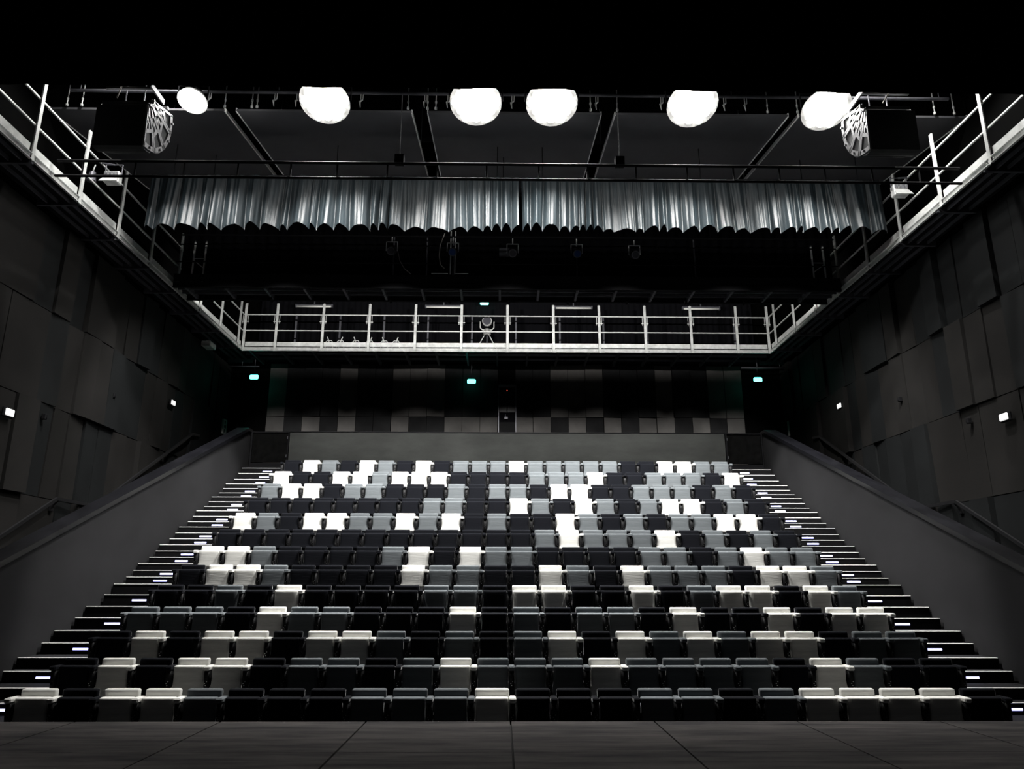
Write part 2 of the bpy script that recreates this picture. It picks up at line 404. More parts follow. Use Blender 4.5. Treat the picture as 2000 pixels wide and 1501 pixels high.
for r, row in enumerate(ROWS):
    for i, c in enumerate(row):
        key = (c, i == 0)
        if key not in proto: o = proto[key] = make_seat(CN[c], i == 0)
        else: o = copy_tree(proto[key])
        x = -5.83+.52*i
        o.location = (x, YR[r], FL[r]+H)
        pos = 'leftmost' if i == 0 else 'rightmost' if i == 23 else (ORD[i+1]+' from the left' if i < 12 else ORD[24-i]+' from the right')
        rn = 'the front row' if r == 0 else 'the topmost row' if r == 12 else 'the '+ORD[r+1]+' row up from the stage' if r < 6 else 'the '+ORD[13-r]+' row down from the top'
        o['label'] = '%s folding seat, %s in %s' % (CN[c], pos, rn)

# ------------------------------------------------------------------ galleries
def rail_run(pts, dirv, outv, posts, base, parent, clamps=False):
    """guard rail: fascia, toe board, two rails, posts. pts = start,end (x,y); outv points to the hall"""
    (x0, y0), (x1, y1) = pts; d = Vector((x1-x0, y1-y0, 0)); L = d.length; d.normalize(); o = Vector(outv)
    def P(s, off, z): return Vector((x0, y0, 0))+d*s+o*off+Vector((0, 0, z))
    n = len(posts)
    segs = [0]+posts+[L]
    segs = sorted(set(round(s, 3) for s in segs))
    for a, c in zip(segs[:-1], segs[1:]):
        if c-a < .25: continue
        b = MB(); b.bar(P(a+.045, 0, base+.07), P(c-.045, 0, base+.07), .02, .10)
        b.bar(P(a+.03, .02, base+.012), P(c-.03, .02, base+.012), .05, .014); b.bar(P(a+.03, .02, base+.128), P(c-.03, .02, base+.128), .05, .010)
        for s in (a+.11, c-.11): b.tube(P(s, .008, base+.075), P(s, .035, base+.075), .016, 8)
        part('fascia', b, M['galv'], parent)
        b = MB(); b.bar(P(a+.045, -.03, base+.26), P(c-.045, -.03, base+.26), .008, .155); part('toe_board', b, M['galv'], parent)
    for z, w in ((base+.74, .034), (base+1.31, .034)):
        b = MB(); b.bar(P(0, -.02, z), P(L, -.02, z), w, w); part('guard_rail', b, M['galv'], parent)
    for s in posts:
        b = MB(); b.bar(P(s, .03, base+.0), P(s, .03, base+1.70), .012, .085, upv=d)
        b.bar(P(s, .0, base+.15), P(s, .0, base+1.72), .04, .012, upv=d)
        p = part('post', b, M['galv'], parent)
        if clamps:
            b = MB()
            for e in (-.085, .085):
                b.tube(P(s+e, .02, base+1.29), P(s+e, .02, base+.98), .009, 6); b.tube(P(s+e-.035, .02, base+1.05), P(s+e+.035, .02, base+1.05), .012, 6)
            part('drop_bolt', b, M['galv'], p)
def deck(x0, x1, y0, y1, parent, along):
    b = MB(); b.box(x0, x1, y0, y1, ZG+.13, ZG+.155); part('deck_grating', b, M['blacksteel'], parent)
    b = MB()
    if along == 'y':
        y = y0+.15
        while y < y1: b.box(x0, x1, y-.03, y+.03, ZG+.01, ZG+.13); y += 1.61
        for x in (x0+.25*(x1-x0), x0+.5*(x1-x0), x0+.78*(x1-x0)): b.box(x-.012, x+.012, y0, y1, ZG+.05, ZG+.125)
    else:
        x = x0+.3
        while x < x1: b.box(x-.03, x+.03, y0, y1, ZG+.01, ZG+.13); x += 1.045
        for y in (y0+.33*(y1-y0), y0+.66*(y1-y0)): b.box(x0, x1, y-.012, y+.012, ZG+.05, ZG+.125)
    part('joists', b, M['darkgalv'], parent)
Y0G = 4.4
t = thing('side_gallery', (BL, 14, ZG), 'left side gallery with galvanised guard rail running along the left wall', 'gallery', 'galleries around the hall')
rail_run(((BL, Y0G), (BL, 24.15)), (0,1,0), (1,0,0), [12.47-Y0G+1.61*i for i in range(-5, 8)], ZG, t)
deck(WL+.01, BL-.045, Y0G, 25.75, t, 'y')
t = thing('side_gallery', (BR, 14, ZG), 'right side gallery with galvanised guard rail running along the right wall', 'gallery', 'galleries around the hall')
rail_run(((BR, Y0G), (BR, 24.15)), (0,1,0), (-1,0,0), [12.30-Y0G+1.61*i for i in range(-4, 8)], ZG, t)
deck(BR+.045, WR-.01, Y0G, 25.75, t, 'y')
t = thing('rear_gallery', (CXR, 24.15, ZG), 'rear gallery with bright guard rail above the back wall', 'gallery', 'galleries around the hall')
rail_run(((BL, 24.15), (BR, 24.15)), (1,0,0), (0,-1,0), [.05]+[.17+1.57*k-BL for k in range(-5, 6)]+[BR-BL-.05], ZG, t, True)
deck(BL-.04, BR+.04, 24.2, YB-.1, t, 'x')
for k in range(-5, 6):
    b = MB(); b.box(.17+1.57*k+.28, .17+1.57*k+.34, 25.3, 25.36, ZG+.155, ZG+1.75); part('rear_post', b, M['darkgalv'], t)
b = MB(); b.box(BL, BR, 25.3, 25.33, ZG+.60, ZG+.64); part('rear_rail', b, M['darkgalv'], t)

# cross bridge in front of the rear gallery
t = thing('cross_bridge', (CXR, 19.0, ZG), 'black cross bridge spanning the hall in front of the rear gallery', 'bridge')
b = MB(); b.box(BL+.06, BR-.06, 18.56, 18.59, ZG+.0, ZG+.16); b.box(BL+.06, BR-.06, 18.56, 18.585, ZG+.175, ZG+.38); b.box(BL+.06, BR-.06, 18.54, 18.62, ZG-.005, ZG+.012)
part('fascia', b, M['blacksteel'], t)
b = MB(); b.box(BL+.06, BR-.06, 19.47, 19.50, ZG+.0, ZG+.28); b.box(BL+.06, BR-.06, 19.45, 19.53, ZG-.005, ZG+.012); part('fascia', b, M['blacksteel'], t)  # rear lip raised to keep the added floodlights off the back wall
deck(BL+.06, BR-.06, 18.6, 19.46, t, 'x')
for z in (ZG+.74, ZG+1.25):
    b = MB(); b.tube((BL+.06, 18.60, z), (BR-.06, 18.60, z), .018, 8); part('guard_rail', b, M['blacksteel'], t)
for x in (-2.95, -2.05, -1.34, 2.0, 5.2):
    b = MB(); b.box(x-.016, x+.016, 18.62, 18.66, ZG+.16, ZG+1.55); part('post', b, M['darkgalv'], t)
for xs_, s in (((-8.36, -8.06), 1), ((8.46, 8.78), -1)):
    f = thing('bridge_gate', ((xs_[0]+xs_[1])/2, 18.75, ZG+.155), 'small pale steel gate frame at the %s end of the cross bridge' % ('left' if s > 0 else 'right'), 'gate', 'gate frames on the cross bridge')
    for x in xs_:
        b = MB(); b.box(x-.018, x+.018, 18.73, 18.77, ZG+.155, ZG+1.42); part('post', b, M['edge'], f)
    b = MB(); xa, xb = (xs_[0], xs_[1]) if s > 0 else (xs_[1], xs_[0])
    b.tube((xa, 18.74, ZG+.86), (xb, 18.74, ZG+.62), .014, 6); b.tube((xa, 18.74, ZG+.90), (xb, 18.74, ZG+.90), .010, 6); part('brace', b, M['edge'], f)

# ladder truss carrying the border curtain view
t = thing('ladder_truss', (CXR, 13.12, ZG), 'flat black ladder truss crossing the hall in front of the velvet border curtain', 'truss')
for z, hh in ((7.70, .028), (8.03, .03)):
    b = MB(); b.tube((BL+.07, 13.12, z), (BR-.07, 13.12, z), hh, 10); part('chord', b, M['blacksteel'], t)
for x in (-8.22, -7.2, -6.25, -5.2, -4.17, -3.26, -2.28, -1.3, -.33, .7, 1.66, 2.62, 3.63, 4.55, 5.46, 6.37, 7.31, 8.25):
    b = MB(); b.tube((x, 13.12, 7.72), (x, 13.12, 8.01), .018, 8); part('strut', b, M['blacksteel'], t)
for i, x in enumerate((-2.05, 2.3)):
    b = MB(); b.box(x-.09, x+.09, 13.05, 13.2, 8.02, 8.20); b.tube((x, 13.12, 8.15), (x, 13.12, 9.6), .01, 6)
    part('hoist_clamp', b, M['blacksteel'], t)

# ------------------------------------------------------------------ velvet border curtain in two widths
def curtain(x0, x1, y, z1, z0, seed, label, grp):
    rnd = random.Random(seed)
    # fold centres at uneven distances
    xs = [x0]; 
    while xs[-1] < x1: xs.append(xs[-1]+rnd.choice((.16, .22, .3, .38, .5)))
    dep = [rnd.uniform(.09, .30) for _ in xs]; ph = [rnd.uniform(-.05, .05) for _ in xs]
    n = int((x1-x0)/.018); rows = 14; vs = []; fs = []
    import bisect
    def fold(x, t):
        k = max(0, min(len(xs)-2, bisect.bisect_right(xs, x)-1))
        w = xs[k+1]-xs[k]; u = (x-xs[k])/w
        a = dep[k]*(1-u)+dep[k+1]*u
        amp = .35+.65*t
        base = (math.sin(math.pi*u)**.7 if u > 0 and u < 1 else 0)
        small = .016*math.sin(2*math.pi*u*2+k*2.3)*(1-.3*t)+.006*math.sin(2*math.pi*u*5+k)
        return -(a*amp*base+small), base*a
    for j in range(rows+1):
        t = j/rows
        for i in range(n+1):
            x = x0+(x1-x0)*i/n
            off, bb = fold(x, t)
            sway = .03*t*math.sin(x*2.3+seed)+.02*t*math.sin(x*5.1)
            z = z1+(z0-z1)*t
            if j == rows: z += bb*.42-.02
            if j == rows-1: z += bb*.22
            vs.append((x+sway, y+off+.05, z))
    for j in range(rows):
        for i in range(n):
            a = j*(n+1)+i; fs.append((a, a+n+1, a+n+2, a+1))
    b = MB(); b.smooth = True; b.add(vs, fs)
    # give the cloth its thickness with a back layer
    b.add([(x, yy+.012, z) for x, yy, z in vs], [f[::-1] for f in fs])
    t = thing('border_curtain', ((x0+x1)/2, y, z0), label, 'curtain', grp)
    part('cloth', b, M['velvet'], t)
    b = MB(); b.tube((x0, y+.06, z1+.03), (x1, y+.06, z1+.03), .025, 8); part('curtain_pipe', b, M['blacksteel'], t)
    for x in (x0+.5, (x0+x1)/2, x1-.5):
        b = MB(); b.tube((x, y+.06, z1+.03), (x, y+.06, 13.2), .01, 6); part('hanger', b, M['blacksteel'], t)
curtain(-8.18, .36, 15.6, 9.20, 7.84, 3, 'left half of the pleated slate velvet border curtain', 'velvet border curtains')
curtain(.42, 8.86, 15.6, 9.20, 7.86, 8, 'right half of the pleated slate velvet border curtain', 'velvet border curtains')

# black masking cloths
def drape(name, x0, x1, y, z0, z1, amp, pit, m, label, cat='curtain', dens=.06):
    n = int((x1-x0)/dens); vs = []; fs = []
    for z in (z0, z1):
        for i in range(n+1):
            x = x0+(x1-x0)*i/n; vs.append((x, y+amp*math.sin(2*math.pi*x/pit)+amp*.4*math.sin(2*math.pi*x/pit*1.7+1), z))
    for i in range(n): fs.append((i, i+1, n+2+i, n+1+i))
    b = MB(); b.smooth = True; b.add(vs, fs); b.add([(a, c+.01, z) for a, c, z in vs], [f[::-1] for f in fs])
    b.smooth = False; b.tube((x0, y, z1), (x1, y, z1), .03, 8)
    return b, solo(name, b, m, label, cat)
drape('stage_header', -8.66, 9.0, 9.0, 6.70, 8.3, .012, .9, M['masking'], 'black header cloth hanging over the stage edge across the top of the picture')
drape('masking_drape', BL+.1, BR-.1, 18.86, ZG+.18, 12.2, .03, .3, M['masking'], 'added black drape on the cross bridge, masking the floor floodlights')  # added to hide the lamps standing behind it
drape('wall_drape', BL, BR, 25.75, ZG+.16, 11.5, .035, .22, M['masking'], 'black pleated drape along the wall behind the rear gallery')

# ------------------------------------------------------------------ ceiling reflectors
def refl(y): return 9.8+.152*(y-14)
names = ['far left', 'left', 'middle', 'right', 'far right']
for i, (x0, x1) in enumerate(((-9.7, -5.97), (-5.72, -1.97), (-1.63, 2.1), (2.4, 6.15), (6.38, 10.05))):
    t = thing('ceiling_reflector', ((x0+x1)/2, 14, 9.8), names[i]+' grey sloping acoustic reflector panel under the roof', 'ceiling panel', 'ceiling reflector panels')
    y0, y1 = 14.0, 19.4
    b = MB(); b.prism([(y0, refl(y0)), (y1, refl(y1)), (y1, refl(y1)+.05), (y0, refl(y0)+.05)], x0, x1); part('board', b, M['cloud'], t)
    for xe, s in ((x0, 1), (x1, -1)):
        b = MB(); b.bar((xe+s*.012*0, y0, refl(y0)+.03), (xe, y1, refl(y1)+.03), .022, .09); part('edge_strip', b, M['edge'], t, 'white edge strip')
    for x in (x0+.35, x1-.35):
        b = MB(); b.tube((x, 18.6, refl(18.6)+.05), (x, 18.6, 13.2), .008, 6); part('hanger', b, M['galv'], t)

# lighting pipe with hangers in front of the reflectors
PY = 13.85
t = thing('lighting_pipe', (CXR, PY, 10.15), 'dark lighting pipe above the row of floodlights', 'pipe')
b = MB(); b.tube((-9.2, PY, 10.16), (9.6, PY, 10.16), .035, 10); part('pipe', b, M['darkgalv'], t)
for x in (-9.0, -4.8, 4.9, 9.4):
    b = MB(); b.tube((x, PY, 10.16), (x, PY, 13.2), .010, 6); part('hanger', b, M['darkgalv'], t)
def px2x(px, Y, Z):      # helper for the spacing read along the pipe
    d = Vector((0, Y, Z)); k = (px-1000)/F; den = (rt.x-k*fw.x)
    return (k*(Y*fw.y+Z*fw.z)-Y*rt.y)/den
OL = ['leftmost', 'second from the left', 'third from the left', 'fourth from the left', 'fifth from the left', 'sixth from the left', 'seventh from the left']
def place(i, n): return OL[i] if i < (n+1)//2 else ('rightmost' if i == n-1 else OL[n-1-i].replace('left', 'right'))
RODS = (133, 162, 440, 493, 503, 797, 835, 851, 1152, 1204, 1497, 1555, 1822, 1860)
for i, px in enumerate(RODS):
    x = px2x(px, 13.95, 10.1)
    b = MB(); b.tube((x, 13.95, 9.87), (x, 13.95, 13.2), .012, 6); b.tube((x, 13.95, 9.85), (x, 13.95, 9.90), .028, 8); b.tube((x, 13.95, 10.0), (x, 13.95, 10.05), .022, 8)
    solo('suspension_rod', b, M['galv'], 'thin steel suspension rod at the front of the ceiling reflectors, '+place(i, 14), 'rod', 'suspension rods above the reflectors')
CL = (408, 537, 580, 705, 830, 875, 1000, 1122, 1164, 1291, 1414, 1455, 1578)
for i, px in enumerate(CL):
    x = px2x(px, 13.85, 10.0)
    t = thing('hook_clamp', (x, PY, 9.80), 'small steel hook clamp on the lighting pipe, '+place(i, 13), 'clamp', 'hook clamps on the lighting pipe')
    b = MB(); b.tube((x-.012, PY, 10.18), (x-.012, PY, 9.98), .012, 6); b.tube((x+.035, PY, 10.18), (x+.03, PY, 10.0), .012, 6); part('hook', b, M['galv'], t)
    b = MB(); b.tube((x+.03, PY, 10.0), (x-.03, PY-.02, 9.93), .016, 6); b.tube((x-.03, PY-.02, 9.95), (x-.01, PY-.02, 9.80), .022, 8, .008); part('safety_bolt', b, M['galv'], t)

# ------------------------------------------------------------------ house floodlights
def spot(name, loc, aim, power, ang, blend, col=(1, .985, .95), r=.10):
    l = bpy.data.lights.new(name, 'SPOT'); l.energy = power; l.spot_size = math.radians(ang); l.spot_blend = blend; l.color = col; l.shadow_soft_size = r
    o = bpy.data.objects.new(name, l); o.location = (loc[0], loc[1], loc[2]+H)
    o.rotation_euler = (Vector(aim)-Vector(loc)).to_track_quat('-Z', 'Y').to_euler(); COL.objects.link(o); return o
def flood(x, z, rings, rr, power, cone, tilt, label):
    """round bank of lamps facing down and a little towards the stage"""
    y = 13.45; s = rr*2.12; R0 = s*(rings+.5)*1.02  # bank rounded and sized to the glare around the lamps
    t = thing('floodlight', (x, y, z), label, 'floodlight', 'blazing floodlights under the roof')
    tl = math.radians(22); c = Vector((x, y, z)); n = Vector((0, -math.sin(tl), -math.cos(tl))); u = Vector((1, 0, 0)); w = n.cross(u)
    b = MB(); b.smooth = False; b.tube(c-n*.02, c-n*.10, R0*1.05, 24, R0*.95); b.tube(c-n*.10, c-n*.20, R0*.95, 24, R0*.5); part('housing', b, M['house'], t)
    b = MB()
    for i in range(-rings, rings+1):
        for j in range(-rings, rings+1):
            if abs(i+j) > rings: continue
            p = c+u*(i+j*.5)*s+w*(j*.866)*s
            b.tube(p-n*.02, p, rr, 12)
    part('lens', b, M['lens'], t, 'glaring white lamp lenses')
    b = MB(); e = R0*1.08; b.tube((x-e, y, z+.05), (x-e, y, z+.38), .015, 6); b.tube((x+e, y, z+.05), (x+e, y, z+.38), .015, 6); b.tube((x-e, y, z+.38), (x+e, y, z+.38), .015, 6); b.tube((x, y, z+.38), (x, PY, 10.16), .015, 6)
    part('yoke', b, M['blacksteel'], t)
    lp = c+n*.04
    spot('flood_beam', tuple(lp), tuple(lp+Vector((0, tilt, -1))), power, cone, .7, r=.16)
    l = bpy.data.lights.new('flood_spill', 'POINT'); l.energy = power*SPILL; l.shadow_soft_size = .12; l.color = (1, .985, .95)
    o = bpy.data.objects.new('flood_spill', l); o.location = (lp.x, lp.y-.05, lp.z+H-.05); COL.objects.link(o)
for x, z, nr, rr, pw, cone, tilt, lab in ((-6.42, 9.62, 1, .088, .45, 84, .6, 'floodlight beside the left speaker cluster, smallest of the six'), (-3.70, 9.64, 2, .092, 1, 98, .42, 'second blazing floodlight from the left'),
                      (-.58, 9.65, 2, .095, 1, 104, .4, 'blazing floodlight just left of the centre of the hall'), (1.0, 9.65, 2, .095, 1, 104, .4, 'blazing floodlight just right of the centre of the hall'),
                      (3.93, 9.65, 2, .094, 1, 98, .42, 'second blazing floodlight from the right'), (6.72, 9.58, 2, .09, .7, 84, .6, 'blazing floodlight beside the right speaker cluster')):
    flood(x, z, nr, rr, BEAM*pw, cone, tilt, lab)
# added lamps, unseen high above the stage edge, washing side walls and gallery rails
for s_, x in ((-1, -7.0), (1, 7.34)):
    t = thing('added_wash_light', (x, 12.4, 11.4), 'high added lamp above the %s side of the stage, behind the header cloth' % ('left' if s_ < 0 else 'right'), 'added lamp', 'added lamps above the stage edge')
    b = MB(); b.cbox(x-.2, x+.2, 12.25, 12.55, 11.42, 11.62, .02); part('housing', b, M['blacksteel'], t)
    b = MB(); b.box(x-.17, x+.17, 12.28, 12.52, 11.41, 11.42); part('lens', b, M['glass'], t)
    b = MB(); b.tube((x, 12.4, 11.6), (x, 12.4, 13.2), .02, 8); part('stem', b, M['blacksteel'], t)
    spot('side_wash', (x, 12.4, 11.36), (x+s_*2.4, 17.0, 4.0), SIDE, 82, .8, r=.10)
    xf = x+s_*1.05  # second added lamp, unseen, brightening the gallery rail
    t = thing('added_wash_light', (xf, 12.6, 11.2), 'small added lamp above the %s gallery rail, behind the header cloth' % ('left' if s_ < 0 else 'right'), 'added lamp', 'added lamps above the stage edge')
    b = MB(); b.tube((xf, 12.6, 11.24), (xf, 12.6, 11.5), .12, 12, .07); part('housing', b, M['blacksteel'], t)
    b = MB(); b.tube((xf, 12.6, 11.5), (xf, 12.6, 13.2), .015, 8); part('stem', b, M['blacksteel'], t)
    spot('rail_wash', (xf, 12.6, 11.2), (xf+s_*.6, 12.6, 7.7), 900 if s_ < 0 else 1900, 84, .7, r=.05)

# ------------------------------------------------------------------ curved speaker clusters
def cluster(xa, xb, Ya, Za, sgn, label):
    """four wedge cabinets fanning from the horizontal towards the floor about an apex at (Ya, Za); steel rigging plates on the inner end"""
    t = thing('speaker_cluster', ((xa+xb)/2, 12, 7.5), label, 'loudspeaker', 'hanging speaker clusters')
    x0, x1 = min(xa, xb), max(xa, xb); xe = x1 if sgn > 0 else x0
    xr0, xr1 = (xe-.01, xe+.022) if sgn > 0 else (xe-.022, xe+.01)
    R = .97
    for i, (a0, a1) in enumerate(((16, -6), (-9, -36), (-39, -62), (-65, -88))):
        a0, a1 = math.radians(a0), math.radians(a1); am = (a0+a1)/2; ha = abs(a1-a0)/2
        def Q(a, r): return (Ya+r*math.cos(a), Za+r*math.sin(a))
        k = .13/math.sin(ha)*.5
        pts = [Q(a0, .14), Q(a0, R), Q((a0+am)/2, R*1.02), Q(am, R*1.03), Q((a1+am)/2, R*1.02), Q(a1, R), Q(a1, .14)]
        b = MB(); b.prism(pts, x0+.015, x1-.015); c = part('cabinet', b, M['speaker'], t)
        b = MB(); xm = (xr0+xr1)/2
        def B(p, q, w): b.bar((xm, p[0], p[1]), (xm, q[0], q[1]), w, .032, upv=(1, 0, 0))
        B(Q(a0, .10), Q(a0-.01, R), .05); B(Q(a1, .10), Q(a1+.01, R), .04)
        for a, c2 in ((a0, (a0+am)/2), ((a0+am)/2, am), (am, (a1+am)/2), ((a1+am)/2, a1)): B(Q(a, R*.95), Q(c2, R*.95), .09)
        B(Q(am, .15), Q(am, .34), .14); B(Q(am+ha*.9, .58), Q(am-ha*.9, .66), .07); B(Q(am+ha*.5, .36), Q(am-ha*.9, .50), .06); B(Q(am+ha*.1, .34), Q(am, .58), .05)
        part('rigging_plate', b, M['rig'], c, 'pale steel rigging plate with cut-outs')
        for a, r in ((a0, .12), (a1, .14), (am, R*.95)):
            b = MB(); p = Q(a, r); b.tube((xe, p[0], p[1]), (xe+sgn*.06, p[0], p[1]), .024, 8); part('rigging_pin', b, M['rig'], c)
    zt = Za+R*math.sin(math.radians(16))+.06
    b = MB(); b.bar((x0+.05, Ya+.15, zt), (x1, Ya+.15, zt), .05, .05); b.bar((x0+.05, Ya+.75, zt), (x1, Ya+.75, zt), .05, .05); b.bar((xe, Ya, zt-.02), (xe, Ya+.55, zt-.02), .03, .10)
    part('hanging_bumper', b, M['rig'], t)
    b = MB()
    for x in (x0+.3, x1-.3): b.tube((x, Ya+.4, zt-.3), (x, Ya+.4, 13.2), .012, 6)
    part('chain', b, M['darkgalv'], t)
    b = MB(); b.smooth = True; b.path([(x0+.35, Ya+.02, Za+.02), (x0+.45, Ya-.06, Za+.2), (x0+.42, Ya-.02, zt), (x0+.4, Ya+.3, zt+.8)], .012); part('speaker_cable', b, M['cable'], t)
cluster(-7.55, -6.6, 12.13, 8.74, 1, 'left hanging cluster of curved black loudspeakers')
cluster(7.85, 6.9, 12.28, 8.90, -1, 'right hanging cluster of curved black loudspeakers')

# ------------------------------------------------------------------ floodlights clamped to the side galleries
def rail_flood(x, y, z, s, label):
    t = thing('gallery_floodlight', (x, y, z), label, 'floodlight', 'small floodlights on the side galleries')
    b = MB(); b.cbox(x-.16, x+.16, y-.08, y+.10, z-.16, z+.12, .02); part('body', b, M['galv'], t)
    b = MB()
    for i in range(11): b.box(x-.15+.028*i, x-.14+.028*i, y-.10, y-.08, z+.0, z+.09)
    part('cooling_fins', b, M['darkgalv'], t)
    b = MB(); b.add([(x-.16, y-.08, z-.03), (x+.16, y-.08, z-.03), (x+.19, y-.2, z-.19), (x-.19, y-.2, z-.19), (x-.16, y-.07, z-.05), (x+.16, y-.07, z-.05), (x+.19, y-.19, z-.2), (x-.19, y-.19, z-.2)],
                    [(0,1,2,3)[::-1], (4,5,6,7), (0,4,7,3), (1,2,6,5), (2,3,7,6)]); part('visor', b, M['galv'], t)
    b = MB(); b.path([(x-.18, y, z), (x-.18, y, z+.3), (x+.18, y, z+.3), (x+.18, y, z)], .012); b.tube((x, y, z+.3), (BL if s > 0 else BR, y, ZG+1.31), .02); part('yoke', b, M['darkgalv'], t)
rail_flood(-8.52, 14.7, 8.60, 1, 'small grey floodlight clamped to the left gallery rail')
rail_flood(8.93, 15.0, 8.62, -1, 'small grey floodlight clamped to the right gallery rail')
t = thing('gallery_spotlight', (-8.78, 14.75, 8.6), 'small caged lamp beside the left gallery floodlight', 'lamp')
b = MB(); b.tube((-8.98, 14.7, 8.50), (-8.98, 14.7, 8.72), .10, 12, .07); part('cage', b, M['darkgalv'], t)
b = MB(); b.tube((-8.98, 14.7, 8.72), (-8.94, 14.7, 8.9), .014); part('stem', b, M['galv'], t)

# ------------------------------------------------------------------ spotlights on the cross bridge
def profile(x, y, z, glass, label, aim=(0, -1, -.5), sc=1.0):
    t = thing('stage_spotlight', (x, y, z), label, 'spotlight', 'stage spotlights on the cross bridge')
    d = Vector(aim).normalized(); c = Vector((x, y, z)); 
    b = MB(); b.smooth = True; b.tube(c-d*.30*sc, c-d*.05*sc, .10*sc, 14, .12*sc); b.tube(c-d*.05*sc, c+d*.16*sc, .085*sc, 14); part('body', b, M['speaker'], t)
    b = MB(); b.tube(c+d*.16*sc, c+d*.18*sc, .11*sc, 14); part('colour_frame', b, M['darkgalv'], t)
    b = MB(); b.tube(c+d*.181*sc, c+d*.187*sc, .085*sc, 14); part('lens', b, glass, t)
    b = MB(); b.path([(x-.15*sc, y, z), (x-.15*sc, y, z+.26*sc), (x+.15*sc, y, z+.26*sc), (x+.15*sc, y, z)], .012); b.tube((x, y, z+.26*sc), (x, y, z+.42*sc), .016); part('yoke', b, M['galv'], t)
    return t
gl = M['glass']
for x, z, g, lab in ((-2.97, 8.64, gl, 'leftmost stage spotlight on the cross bridge, with a hanging cable'), (-1.34, 8.62, M['blueglass'], 'blue-lensed spotlight hanging between two bright rods'), (.26, 8.60, gl, 'spotlight near the centre line beside a pale box'),
                     (1.98, 8.60, M['blueglass'], 'dim blue-lensed spotlight right of the centre line'), (3.53, 8.58, gl, 'rightmost stage spotlight on the cross bridge')):
    profile(x, 18.40, z, g, lab)
t = thing('bridge_lighting_bar', (CXR, 18.4, 9.05), 'dark pipe holding the stage spotlights above the cross bridge', 'pipe')
b = MB(); b.tube((BL+.2, 18.4, 9.06), (BR-.2, 18.4, 9.06), .025, 8); part('pipe', b, M['blacksteel'], t)
for x in (-8.4, -4.9, 5.6, 8.7):
    b = MB(); b.tube((x, 18.4, 9.06), (x, 18.4, 13.2), .010, 6); part('hanger', b, M['blacksteel'], t)
b = MB(); b.path([(-2.80, 18.36, 8.6), (-2.74, 18.4, 8.35), (-2.62, 18.45, 8.15), (-2.45, 18.5, 8.02)], .008); solo('lamp_cable', b, M['cable'], 'thin cable drooping from the leftmost bridge spotlight', 'cable')
b = MB(); b.path([(-1.56, 18.36, 9.15), (-1.68, 18.38, 8.8), (-1.70, 18.38, 8.5), (-1.66, 18.4, 8.25), (-1.55, 18.42, 8.15)], .012); solo('lamp_cable', b, M['cable'], 'pale cable hanging left of the blue-lensed spotlight', 'cable')
t = thing('rod_pair', (-1.32, 18.45, ZG+.38), 'pair of bright vertical rods above the middle of the cross bridge', 'frame')
for x in (-1.40, -1.28): 
    b = MB(); b.tube((x, 18.45, ZG+.37), (x, 18.45, 9.25), .017, 6); part('rod', b, M['galv'], t)
b = MB(); b.tube((-1.9, 18.45, ZG+.39), (-1.46, 18.45, ZG+.39), .010, 6); b.tube((-1.28, 18.45, ZG+.39), (-.92, 18.45, ZG+.39), .010, 6); part('foot_bar', b, M['galv'], t)
b = MB(); b.cbox(-.10, .18, 18.5, 18.7, 8.72, 8.80, .01); b.cbox(-.10, .18, 18.5, 18.7, 8.63, 8.70, .01); solo('ballast_box', b, M['darkgalv'], 'pale slotted box behind the central bridge spotlight', 'box')

# ------------------------------------------------------------------ rear gallery things
t = thing('followspot', (-.54, 24.75, ZG+.155), 'round follow spotlight on a tripod on the rear gallery', 'spotlight')
c = Vector((-.54, 24.7, 8.92))
b = MB(); b.smooth = True; b.tube(c+Vector((0, -.22, -.04)), c+Vector((0, .25, .04)), .17, 18, .15); part('body', b, M['galv'], t)
b = MB(); b.tube(c+Vector((0, -.226, -.041)), c+Vector((0, -.2205, -.04)), .14, 18); part('lens', b, M['glass'], t)
b = MB(); b.path([(-.78, 24.7, 8.92), (-.78, 24.7, 8.70), (-.70, 24.7, 8.62), (-.38, 24.7, 8.62), (-.30, 24.7, 8.70), (-.30, 24.7, 8.92)], .02); part('yoke', b, M['galv'], t)
b = MB(); b.smooth = True; b.tube((-.54, 24.7, 8.45), (-.54, 24.7, 8.65), .14, 14, .10); part('ballast', b, M['house'], t)
b = MB(); b.tube((-.54, 24.7, 8.0), (-.54, 24.7, 8.5), .02, 8); part('column', b, M['darkgalv'], t)
for dx, dy in ((-.42, -.1), (.38, -.1), (0, .4)):
    b = MB(); b.tube((-.54+dx, 24.7+dy, ZG+.157), (-.54+dx*.15, 24.7+dy*.15, 8.47), .016, 8); part('leg', b, M['galv'], t)
for i, x in enumerate((-5.93, -5.55, -5.02, -4.55, -4.05, -3.65)):
    t = thing('hook_clamp', (x, 24.4, ZG+.155), 'loose steel clamp lying on the rear gallery deck, '+place(i, 6), 'clamp', 'loose clamps on the rear gallery')
    b = MB(); b.path([(x-.12, 24.4, ZG+.17), (x-.13, 24.4, ZG+.40), (x-.06, 24.4, ZG+.47), (x+.08, 24.4, ZG+.47), (x+.14, 24.4, ZG+.38), (x+.12, 24.4, ZG+.17)], .014); part('hook', b, M['galv'], t)
    b = MB(); b.tube((x, 24.4, ZG+.42), (x+.07*(1 if i % 2 else -1), 24.4, ZG+.60), .02, 6); part('wing_bolt', b, M['galv'], t)
